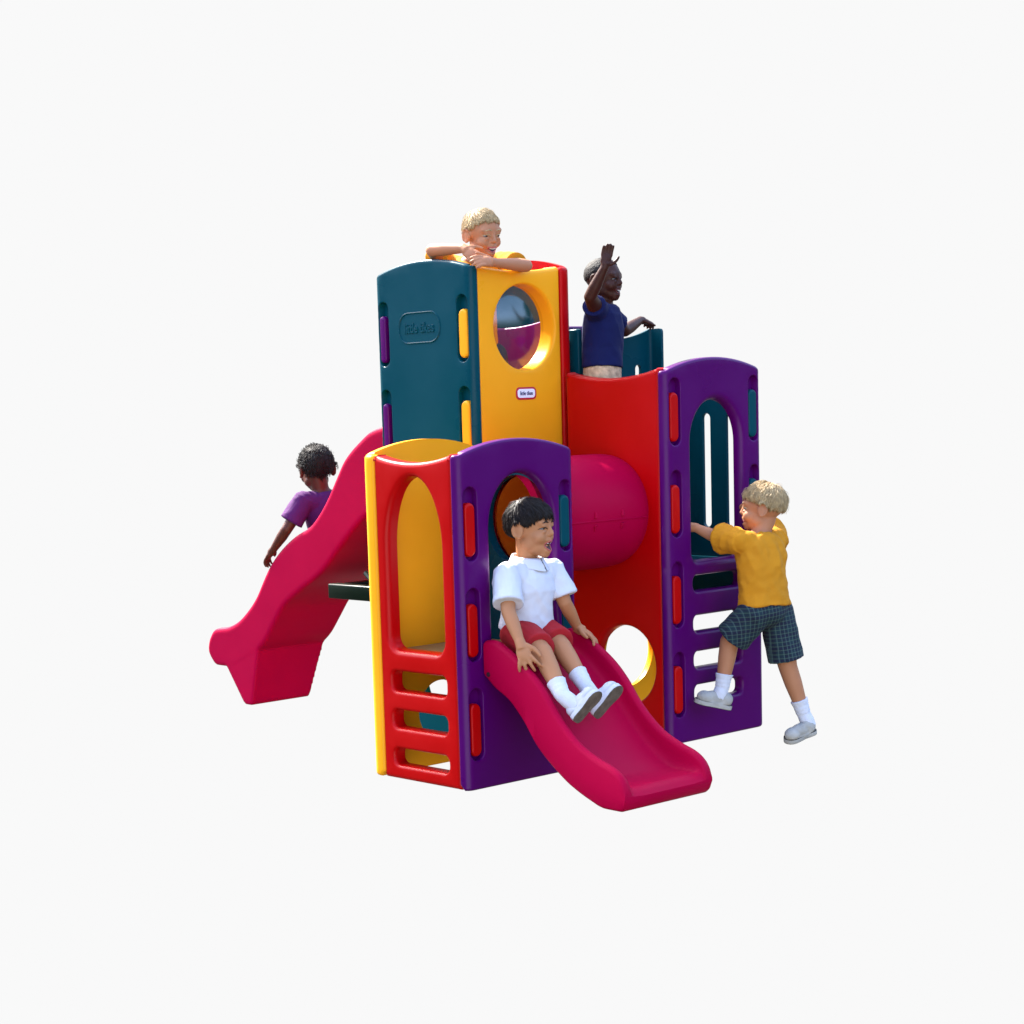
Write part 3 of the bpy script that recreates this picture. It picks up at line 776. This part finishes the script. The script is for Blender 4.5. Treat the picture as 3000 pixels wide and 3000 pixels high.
def make_person(label, group_loc, J, head, skin, shirt_m, shorts_m, hair, opts):
    root = thing('person', label, 'child', group_loc)
    H = Head(*head)
    lat = (V(J['shL'])-V(J['shR'])).normalized()
    S = Soup()
    rings, up, dep = torso_rings(J['pelvis'], J['chest'], J['neck'], lat)
    S.loft([(c, a, b) for c, a, b, t in rings])
    S.cap((V(J['neck'])-up*.02, .036), (H.p(0, -.018, -.045), .040*H.k))
    H.build(S, opts.get('open', 0), opts.get('smile', 0))
    for q in 'RL':
        sh, el, wr = V(J['sh'+q]), V(J['el'+q]), V(J['wr'+q])
        S.cap((sh, .034), (sh.lerp(el, .5), .0275), (el, .0235))
        m2 = el.lerp(wr, .35)
        S.cap((el, .0235), (m2, .0235), (wr, .0155))
        h = J['hand'+q]; hand(S, wr, h[0], h[1], h[2], opts.get('hs', 1.), **h[3])
        hp, kn, an = V(J['hip'+q]), V(J['kn'+q]), V(J['an'+q])
        S.cap((hp, .056), (hp.lerp(kn, .5), .046), (kn, .0345))
        S.cap((kn, .0345), (kn.lerp(an, .34), .0325), (an, .0215))
        if 'heel'+q in J: S.cap((an, .0205), (V(J['heel'+q]).lerp(V(J['toe'+q]), .36)+V(J.get('fup'+q, J['fup'])).normalized()*.030, .0145))
    S.ell(V(J['pelvis'])-up*.02, (.085, .065, .06), dep, up)
    body = S.done(.0032, 5, .5)
    def mk(c):
        d = (c-H.c)/H.k
        if d.length > .125: return 0.
        sd, fw, u = abs(d.dot(H.L)), d.dot(H.F), d.dot(H.U)
        m = 1.
        if sd > .062 and abs(u) < .045 and fw < .02: m = .12
        if fw > .060 and sd < .026 and -.075 < u < .012: m = .22
        if fw > .05 and abs(u) < .018 and sd < .05: m = min(m, .35)
        return m*min(1, (.125-d.length)/.02)
    relax(body, mk, 65)
    bo = link('body', body, skin, root, 0)
    bvh = BVHTree.FromPolygons([v.co[:] for v in body.vertices], [p.vertices[:] for p in body.polygons])
    H.face(root, bvh, opts.get('open', 0), opts.get('smile', 0), hair[0], opts.get('lip', LIPS), opts.get('gaze'), opts.get('squint', .75), opts.get('brows', True))
    H.hair(root, bvh, hair[0], hair[1], **hair[2])
    # shirt
    S = Soup(); sd = opts.get('hem', -.12); bag = opts.get('bag', .012)
    rings, up, dep = torso_rings(J['pelvis'], J['chest'], J['neck'], lat, bag, wid=opts.get('wid', 1.), deep=opts.get('deep', 1.))
    rr = []
    for c, a, b, t in rings:
        if t < sd: continue
        if t >= 1.0: c = c-up*.012; a = a.normalized()*.048; b = b.normalized()*.046
        g = 1+max(0, .35-t)*opts.get('flare', .12)
        rr.append((c, a*g, b*g))
    S.loft(rr, 40)
    for q in 'RL':
        sh, el = V(J['sh'+q]), V(J['el'+q]); f = opts.get('sleeve', .72)
        if isinstance(f, dict): f = f[q]
        S.cap((sh+up*.002, .040), (sh.lerp(V(J['chest'])+up*.06, .45), .049))
        S.cone(sh-(el-sh)*.12, sh.lerp(el, f), .043, .043+opts.get('slv', .004))
    link('shirt', S.done(.0034, 4, .5, opts.get('wr', .0045), 17.), shirt_m, root, 0)
    # shorts
    S = Soup()
    S.ell(V(J['pelvis'])-up*.015, (.090, .074, .064), dep, up)
    rg, _, _ = torso_rings(J['pelvis'], J['chest'], J['neck'], lat, .011)
    S.loft([(c, a, b) for c, a, b, t in rg if t <= .25], 32)
    for q in 'RL':
        hp, kn = V(J['hip'+q]), V(J['kn'+q]); f = opts.get('leg', .75)
        S.ell(hp, .062); S.cone(hp, hp.lerp(kn, f), .062, opts.get('legr', .056))
    link('shorts', S.done(.0036, 4, .5, .0042, 16.), shorts_m, root, 0)
    if opts.get('collar'):
        nb = V(J['neck']); F2 = opts['collar']; F2 = V(F2).normalized(); L2 = up.cross(F2).normalized()
        bm = bmesh.new(); n = 40; rws = []
        for j, (r, h) in enumerate(((.050, -.004), (.046, .014), (.047, .019), (.053, .017), (.064, -.010), (.066, -.014), (.060, -.013))):
            row = []
            for i in range(n+1):
                a = .05+(2*PI-.10)*i/n
                drop = .012*math.cos(a)
                tip = max(0, math.cos(a))**6*.010*(j >= 4)
                p = nb-up*.004+(F2*math.cos(a)*1.05+L2*math.sin(a))*(r+tip)+up*(h-drop*(1.3 if j >= 3 else .9)-tip)
                row.append(bm.verts.new(p))
            rws.append(row)
        for j in range(len(rws)-1):
            for i in range(n): bm.faces.new((rws[j][i], rws[j][i+1], rws[j+1][i+1], rws[j+1][i]))
        link('collar', bm_mesh(bm), shirt_m, root, 0)
    for q in 'RL':
        if 'heel'+q in J:
            shm, som = opts.get('shoe', (SHOE, SOLE))
            fu = V(J.get('fup'+q, J['fup'])).normalized()
            sock(root, V(J['heel'+q]).lerp(V(J['toe'+q]), .30)+fu*.034, J['an'+q], J['kn'+q], .30, .0250, .0300)
            shoe(root, J['heel'+q], J['toe'+q], fu, shm, som, **opts.get('shoekw', {}))
    return root

rad = math.radians
def hl(front, side, back, pts=None):
    """hairline elevation by azimuth: forehead, temple/ear, nape"""
    def f(az):
        a = abs(az)
        ks = [(0, front), (.55, front-.02), (.95, (front+side)/2+.05), (1.25, side), (1.75, side-.05), (2.15, back+.12), (PI, back)]
        if pts: ks = pts+[(2.15, back+.12), (PI, back)]
        for (a0, e0), (a1, e1) in zip(ks, ks[1:]):
            if a <= a1:
                t = (a-a0)/(a1-a0); t = t*t*(3-2*t); return e0+(e1-e0)*t+.035*math.sin(az*11+1)+.03*math.sin(az*23)+.02*math.sin(az*41+2)
        return back+.03*math.sin(az*17)
    return f

# 1. child riding the front slide
J = dict(pelvis=(.237, -.022, .526), chest=(.232, -.040, .640), neck=(.236, -.036, .752),
         shR=(.128, -.045, .712), shL=(.342, -.045, .708), elR=(.074, -.105, .600), elL=(.356, -.086, .602), wrR=(.060, -.172, .500), wrL=(.436, -.068, .505),
         hipR=(.185, -.035, .508), hipL=(.295, -.022, .506), knR=(.140, -.190, .462), knL=(.258, -.160, .466),
         anR=(.104, -.312, .338), anL=(.228, -.292, .357), heelR=(.106, -.366, .254), toeR=(.166, -.424, .350), heelL=(.216, -.350, .252), toeL=(.282, -.408, .352),
         fup=(.02, .80, .48),
         handR=((-.06, -.42, -.80), (-.75, -.40, .35), (.5, -.8, .2), dict(curl=(.20, .35), spread=.30)),
         handL=((.30, -.80, -.48), (.35, -.2, .85), (-.9, -.3, .1), dict(curl=(.25, .35), spread=.24)))
make_person('child in white polo shirt and red shorts sitting on the pink front slide', (.235, -.04, .44), J,
            ((.238, -.052, .860), (.30, -.95, -.02), (.03, -.04, 1), .90), SKIN_A, SHIRT_W, SHORT_R,
            (HAIR_BR, hl(.30, .06, -.66, [(0, .29), (.55, .27), (.85, .16), (1.08, -.06), (1.28, -.10), (1.48, .05), (1.85, .02)]), dict(thick=.009, locks=4200, lock_len=.55, lock_w=.0024, rough=.003, lift=.004, seed=3)),
            dict(open=1.2, smile=.2, gaze=(.55, -.83, -.02), hem=-.02, bag=.014, sleeve=.80, slv=.008, collar=(.2, -1, .1), leg=.86, legr=.060, flare=.2, wr=.0065, squint=.42, hs=1.05))
# 2. child leaning over the top corner
J = dict(pelvis=(.850, .860, 1.47), chest=(.775, .775, 1.70), neck=(.745, .715, 1.822),
         shR=(.722, .862, 1.808), shL=(.872, .705, 1.796), elR=(.598, .792, 1.848), elL=(.835, .538, 1.775), wrR=(.628, .650, 1.842), wrL=(.672, .540, 1.784),
         hipR=(.80, .90, 1.45), hipL=(.895, .80, 1.45), knR=(.81, .90, 1.24), knL=(.90, .80, 1.24), anR=(.82, .92, 1.06), anL=(.91, .82, 1.06),
         handR=((.05, -.85, -.55), (-.75, -.25, .45), (.0, -.3, 1), dict(curl=(.30, .45), spread=.10)),
         handL=((-.92, .05, .10), (-.15, -.75, .55), (.0, .2, 1), dict(curl=(.25, .35), spread=.08)), fup=(0, 0, 1))
make_person('blond child in yellow shirt leaning on folded arms over the tallest tower', (.85, .86, 1.012), J,
            ((.722, .650, 1.896), (-.08, -1.0, -.20), (-.05, -.10, 1), .86), SKIN_B, SHIRT_Y, SHORT_D,
            (HAIR_BL, hl(.56, .14, -.50), dict(thick=.006, locks=3600, lock_len=.50, lock_w=.0017, rough=.002, lift=.003, seed=5)),
            dict(open=.5, smile=.9, sleeve=.60, bag=.018, deep=1.15, leg=.9, squint=.6))
# 3. child waving
J = dict(pelvis=(1.155, .470, 1.33), chest=(1.175, .478, 1.520), neck=(1.180, .480, 1.640),
         shR=(1.096, .434, 1.608), shL=(1.235, .535, 1.612), elR=(1.012, .386, 1.652), elL=(1.375, .550, 1.535), wrR=(1.018, .316, 1.754), wrL=(1.505, .585, 1.578),
         hipR=(1.14, .43, 1.29), hipL=(1.185, .515, 1.29), knR=(1.15, .42, 1.05), knL=(1.20, .515, 1.05), anR=(1.14, .43, .74), anL=(1.19, .53, .74),
         handR=((.16, -.12, 1), (.55, .80, .1), (.77, -.63, .1), dict(curl=(.10, .14), spread=.035, thumb_out=1.2)),
         handL=((.90, .12, -.12), (.15, -.2, .95), (-.3, -.9, 0), dict(curl=(.35, .65), spread=.1)), fup=(0, 0, 1))
make_person('child in navy shirt waving one raised arm behind the red wall', (1.155, .47, .655), J,
            ((1.186, .478, 1.722), (.30, -.95, -.02), (.02, -.03, 1), .80), SKIN_D, SHIRT_B, SHORT_T,
            (HAIR_K, hl(.62, .16, -.42), dict(thick=.004, locks=0, rough=.002, seed=8)),
            dict(open=.5, smile=.9, lip=LIPS_D, sleeve=dict(R=.36, L=.7), slv=.0, bag=.016, leg=.9, hem=.035, brows=False, squint=.4, hs=.88))
# 4. child climbing the right ladder
J = dict(pelvis=(1.318, -.165, .500), chest=(1.318, -.150, .650), neck=(1.330, -.130, .775),
         shR=(1.440, -.130, .735), shL=(1.222, -.125, .745), elR=(1.478, -.055, .765), elL=(1.238, -.020, .752), wrR=(1.468, -.012, .815), wrL=(1.205, .065, .792),
         hipR=(1.375, -.170, .475), hipL=(1.262, -.160, .480), knR=(1.408, -.195, .268), knL=(1.228, -.070, .372), anR=(1.456, -.228, .090), anL=(1.200, -.056, .205),
         heelR=(1.498, -.246, .018), toeR=(1.374, -.205, -.012), heelL=(1.224, -.074, .120), toeL=(1.112, .004, .156), fup=(0, 0, 1), fupR=(.25, -.35, .9), fupL=(-.2, .0, 1),
         handR=((-.15, .55, .85), (.2, -.8, .5), (-.9, 0, .2), dict(curl=(.8, .8), spread=.06)),
         handL=((-.35, .9, .05), (0, 0, 1), (1, 0, 0), dict(curl=(.4, .5), spread=.1)))
make_person('blond child in yellow shirt and plaid shorts climbing the purple ladder panel', (1.318, -.165, 0), J,
            ((1.352, -.130, .856), (-.47, .88, .02), (.10, -.08, 1), .86), SKIN_B, SHIRT_Y, PLAID,
            (HAIR_BL, hl(.36, .10, -.40), dict(thick=.010, locks=4200, lock_len=.55, lock_w=.0019, rough=.003, lift=.005, seed=11)),
            dict(hem=-.07, bag=.015, sleeve=.86, slv=.010, leg=.86, legr=.066, flare=.22, shoe=(SHOE_G, SOLE_D), wid=1.08, wr=.0105, squint=.6, shoekw=dict(h=.048, w=.029)))
# 5. child going down the left slide
J = dict(pelvis=(.855, 1.790, .690), chest=(.850, 1.800, .815), neck=(.842, 1.822, .938),
         shR=(.955, 1.790, .900), shL=(.738, 1.812, .896), elR=(1.01, 1.85, .80), elL=(.672, 1.850, .782), wrR=(1.02, 1.93, .70), wrL=(.664, 1.945, .690),
         hipR=(.905, 1.82, .675), hipL=(.800, 1.82, .675), knR=(.91, 2.00, .62), knL=(.79, 2.00, .62), anR=(.91, 2.13, .42), anL=(.79, 2.13, .42),
         handL=((.0, .75, -.65), (-.4, .5, .75), (1, .2, .2), dict(curl=(.35, .45), spread=.12)),
         handR=((.0, .75, -.65), (.4, .5, .75), (-1, .2, .2), dict(curl=(.35, .45), spread=.12)), fup=(0, 0, 1))
make_person('child in purple shirt seen from behind riding down the long left slide', (.855, 1.79, .62), J,
            ((.836, 1.842, 1.026), (.36, .93, -.10), (.0, .06, 1), .95), SKIN_M, SHIRT_P, SHORT_D,
            (HAIR_K, hl(.50, .0, -.86), dict(thick=.009, locks=3000, lock_len=.18, lock_w=.0022, rough=.005, lift=.005, curly=.6, jit=.3, seed=14)),
            dict(sleeve=.74, bag=.013, slv=.008, leg=.9))

# ------------------------------------------------------------------ light, sky, camera
SUN_EL, SUN_H = 45., V((.04, 1.0, 0)).normalized()
sd = V((SUN_H.x*math.cos(rad(SUN_EL)), SUN_H.y*math.cos(rad(SUN_EL)), math.sin(rad(SUN_EL))))
lamp = bpy.data.lights.new('sun', 'SUN'); lamp.energy = 2.8; lamp.angle = rad(.6); lamp.color = (1, .96, .88)
so = bpy.data.objects.new('sun', lamp); COL.objects.link(so); so.rotation_euler = (-sd).to_track_quat('-Z', 'Y').to_euler(); so.location = sd*12
EXPO = 2.8
w = bpy.data.worlds.new('World'); scene.world = w; w.use_nodes = True; nt = w.node_tree; nt.nodes.clear()
out = nt.nodes.new('ShaderNodeOutputWorld')
sky = nt.nodes.new('ShaderNodeTexSky'); sky.sky_type = 'NISHITA'; sky.sun_disc = False; sky.air_density = .8; sky.dust_density = 2.5; sky.ozone_density = .4
sky.sun_elevation = rad(SUN_EL); sky.sun_rotation = math.atan2(SUN_H.x, SUN_H.y)
bg1 = nt.nodes.new('ShaderNodeBackground'); bg1.inputs['Strength'].default_value = .15
tc = nt.nodes.new('ShaderNodeTexCoord'); sx_ = nt.nodes.new('ShaderNodeSeparateXYZ'); nt.links.new(tc.outputs['Generated'], sx_.inputs[0])
gr = nt.nodes.new('ShaderNodeMapRange'); gr.interpolation_type = 'SMOOTHSTEP'; gr.inputs[1].default_value = .08; gr.inputs[2].default_value = .34
nt.links.new(sx_.outputs[2], gr.inputs['Value'])
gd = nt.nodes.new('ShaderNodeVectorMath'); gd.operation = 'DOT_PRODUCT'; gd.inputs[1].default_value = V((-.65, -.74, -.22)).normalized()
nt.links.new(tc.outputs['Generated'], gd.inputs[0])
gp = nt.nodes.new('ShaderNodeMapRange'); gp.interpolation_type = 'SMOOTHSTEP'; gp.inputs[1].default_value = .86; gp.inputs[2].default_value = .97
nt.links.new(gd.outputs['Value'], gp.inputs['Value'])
gc = nt.nodes.new('ShaderNodeMix'); gc.data_type = 'RGBA'; gc.inputs[6].default_value = (.16, .17, .13, 1); gc.inputs[7].default_value = (3., 2.9, 2.7, 1)   # grass, and an added bright patch behind the camera for fill and corner streaks
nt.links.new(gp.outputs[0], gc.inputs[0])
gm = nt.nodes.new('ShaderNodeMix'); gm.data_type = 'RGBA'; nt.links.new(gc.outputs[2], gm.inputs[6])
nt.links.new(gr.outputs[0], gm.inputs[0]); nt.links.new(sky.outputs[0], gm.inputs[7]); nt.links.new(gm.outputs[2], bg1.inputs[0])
bg2 = nt.nodes.new('ShaderNodeBackground'); bg2.inputs['Color'].default_value = (1, 1, 1, 1); bg2.inputs['Strength'].default_value = .947/2**EXPO
dt = nt.nodes.new('ShaderNodeVectorMath'); dt.operation = 'DOT_PRODUCT'
dt.inputs[1].default_value = V((.636, .771, -.12)).normalized(); nt.links.new(tc.outputs['Generated'], dt.inputs[0])
mr = nt.nodes.new('ShaderNodeMapRange'); mr.interpolation_type = 'SMOOTHSTEP'; mr.inputs[1].default_value = .52; mr.inputs[2].default_value = .70
nt.links.new(dt.outputs['Value'], mr.inputs['Value'])
lw = nt.nodes.new('ShaderNodeMapRange'); lw.interpolation_type = 'SMOOTHSTEP'; lw.inputs[1].default_value = -.60; lw.inputs[2].default_value = -.44
nt.links.new(sx_.outputs[2], lw.inputs['Value'])
ml = nt.nodes.new('ShaderNodeMath'); ml.operation = 'MULTIPLY'; nt.links.new(mr.outputs[0], ml.inputs[0]); nt.links.new(lw.outputs[0], ml.inputs[1])
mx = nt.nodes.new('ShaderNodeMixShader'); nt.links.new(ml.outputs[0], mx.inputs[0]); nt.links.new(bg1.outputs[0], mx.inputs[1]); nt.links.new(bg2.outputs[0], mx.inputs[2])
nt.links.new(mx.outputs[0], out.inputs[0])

px, py, pz, yaw, pitch, roll, F_, CX, CY = -4.275584942059684, -4.629296548142614, 1.2813557201159864, 0.8818158247702864, 0.1337174535378561, -0.03943671376300162, 5633.000912006415, 1064.5486422183428, 1950.4763144382416
cam = bpy.data.cameras.new('camera'); co = bpy.data.objects.new('camera', cam); COL.objects.link(co); scene.camera = co
fw = V((math.cos(yaw)*math.cos(pitch), math.sin(yaw)*math.cos(pitch), -math.sin(pitch)))
rt = V((math.sin(yaw), -math.cos(yaw), 0)); up0 = rt.cross(fw)
r2 = rt*math.cos(roll)+up0*math.sin(roll); u2 = -rt*math.sin(roll)+up0*math.cos(roll)
co.matrix_world = Matrix(((r2.x, u2.x, -fw.x, px), (r2.y, u2.y, -fw.y, py), (r2.z, u2.z, -fw.z, pz), (0, 0, 0, 1)))
cam.sensor_fit = 'HORIZONTAL'; cam.sensor_width = 36; cam.lens = 36*F_/3000
cam.shift_x = (1500-CX)/3000; cam.shift_y = (CY-1500)/3000
cam.clip_start = .05; cam.clip_end = 500
scene.render.resolution_x = scene.render.resolution_y = 1024
vs = scene.view_settings; vs.view_transform = 'Standard'; vs.look = 'None'; vs.exposure = EXPO; vs.gamma = 1; vs.use_curve_mapping = False
